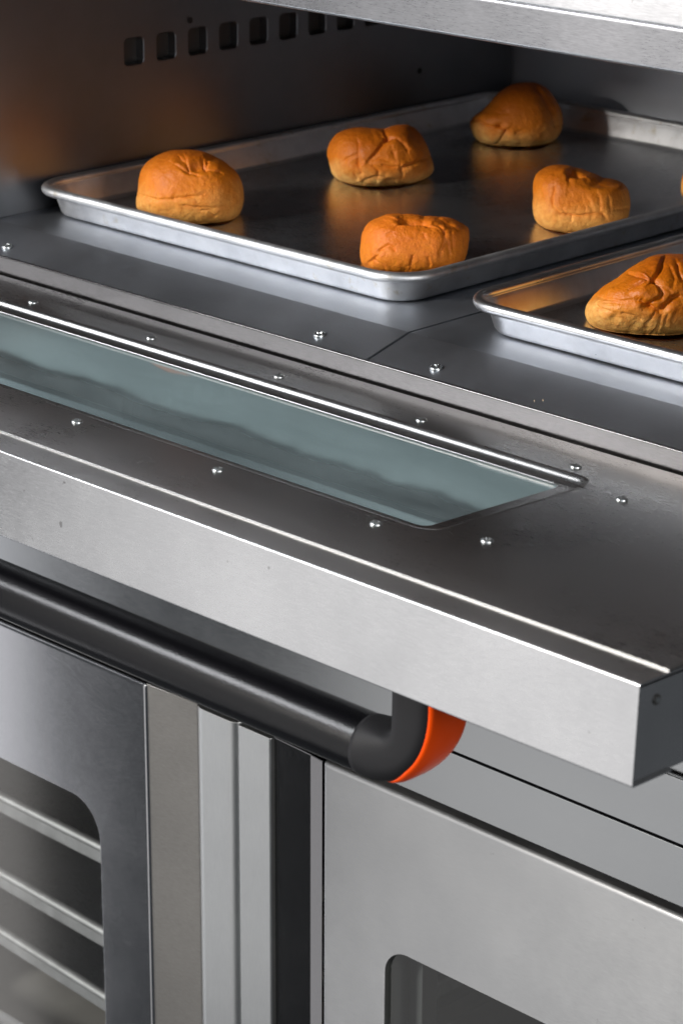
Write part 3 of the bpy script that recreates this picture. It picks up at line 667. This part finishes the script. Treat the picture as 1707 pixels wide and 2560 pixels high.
# sixth bun of the worn pan, cut off by the picture edge
b6_out = [(0, 300), (40, 160), (150, 90), (300, 60), (520, 70), (700, 90), (900, 130), (1040, 250), (1090, 400), (1080, 560), (1000, 660), (800, 740), (500, 760), (250, 720), (80, 640), (-10, 520)]
bun((1703, 395), 5.6, b6_out, [([(100, 500), (400, 540), (800, 500)], .0016, 24)], [], 0.048, M['crust_gold'], 'bun of the worn pan just cut off by the right picture edge', 6, ZF1, 2.7, 0.9)
# big plaited bun on the clean pan
b7_out = [(122, 1010), (150, 900), (225, 800), (290, 720), (400, 620), (500, 560), (600, 500), (720, 410), (850, 330), (1000, 235), (1130, 170), (1300, 145), (1450, 145), (1600, 150), (1800, 190), (2000, 330), (2130, 560), (2180, 850), (2120, 1100), (1940, 1260), (1700, 1350), (1500, 1395), (1300, 1417), (1180, 1412), (1000, 1390), (700, 1350), (400, 1285), (190, 1180), (135, 1100)]
b7_cr = [([(1270, 210), (1250, 300), (1190, 430), (1110, 530)], .0046, 40), ([(760, 430), (900, 450), (1030, 520), (1110, 530)], .0030, 30), ([(1110, 530), (1200, 600), (1250, 720), (1230, 790), (1080, 860)], .0046, 36), ([(1030, 540), (920, 590), (780, 680)], .0022, 24), ([(960, 840), (1050, 900), (1230, 990), (1300, 900), (1400, 780), (1500, 760)], .0046, 42), ([(300, 760), (450, 800), (650, 830), (850, 830), (960, 840)], .0016, 26), ([(300, 900), (380, 950), (500, 990)], .0016, 22), ([(680, 1020), (850, 1050), (950, 1120)], .0015, 28), ([(1150, 1000), (1100, 1100), (1000, 1200)], .0014, 24), ([(1250, 1050), (1180, 1250), (1100, 1320)], .0015, 24), ([(1350, 1010), (1290, 1200), (1240, 1380)], .0015, 24), ([(1450, 1000), (1400, 1150)], .0012, 24), ([(1480, 300), (1500, 420), (1560, 540)], .0026, 28), ([(1380, 340), (1440, 500), (1420, 640)], .0014, 26), ([(1300, 640), (1380, 700)], .0014, 24), ([(420, 850), (700, 880), (840, 900)], .0009, 22)]
b7_dn = [((1060, 920), 90, 60, .0035), ((1250, 930), 80, 70, .003), ((560, 1080), 60, 70, .0015), ((960, 700), 170, 90, -.0022), ((560, 690), 150, 80, -.0015)]
big = bun((1440, 610), 5.873, b7_out, b7_cr, b7_dn, 0.058, M['crust_glossy'], 'large glossy knotted bun alone on the cleaner pan', 7, ZF1, 2.3, 0.9)

# two unseen buns added at the right, for the clean pan's walls to mirror
for dx, dy, rz, lb in ((0.165, 0.115, 0.9, 'unseen added bun on the cleaner pan beyond the right picture edge, nearer the oven front'), (0.120, 0.300, 2.3, 'unseen added bun on the cleaner pan beyond the right picture edge, farther back')):
    c = big.copy(); col.objects.link(c); c.location = (big.location.x+dx, big.location.y+dy, big.location.z); c.rotation_euler = (0, 0, rz); c['label'] = lb

# two crumbs on the deck
for i, (x, y) in enumerate(((-1.2185, 1.4420), (-1.2130, 1.4455))):
    bmv = SPH_V[::37]*0 ; z = ZDF + (y-YDF)*(ZD-ZDF)/(YBEND-YDF)
    r = 0.0008
    pts = [(x+r*a, y+r*b, z+r*0.8*c+0.0006) for a, b, c in ((1, 0, 0), (-.8, .2, 0), (0, 1.1, .1), (.1, -.9, 0), (0, 0, 1), (0, .1, -.8))]
    fs = [(0, 2, 4), (2, 1, 4), (1, 3, 4), (3, 0, 4), (2, 0, 5), (1, 2, 5), (3, 1, 5), (0, 3, 5)]
    o = obj('crumb', pts, fs, M['crumb'], None); tag(o, ('left', 'right')[i] + ' one of two tiny bread crumbs on the bent deck front', 'crumb', 'crumbs on the deck')
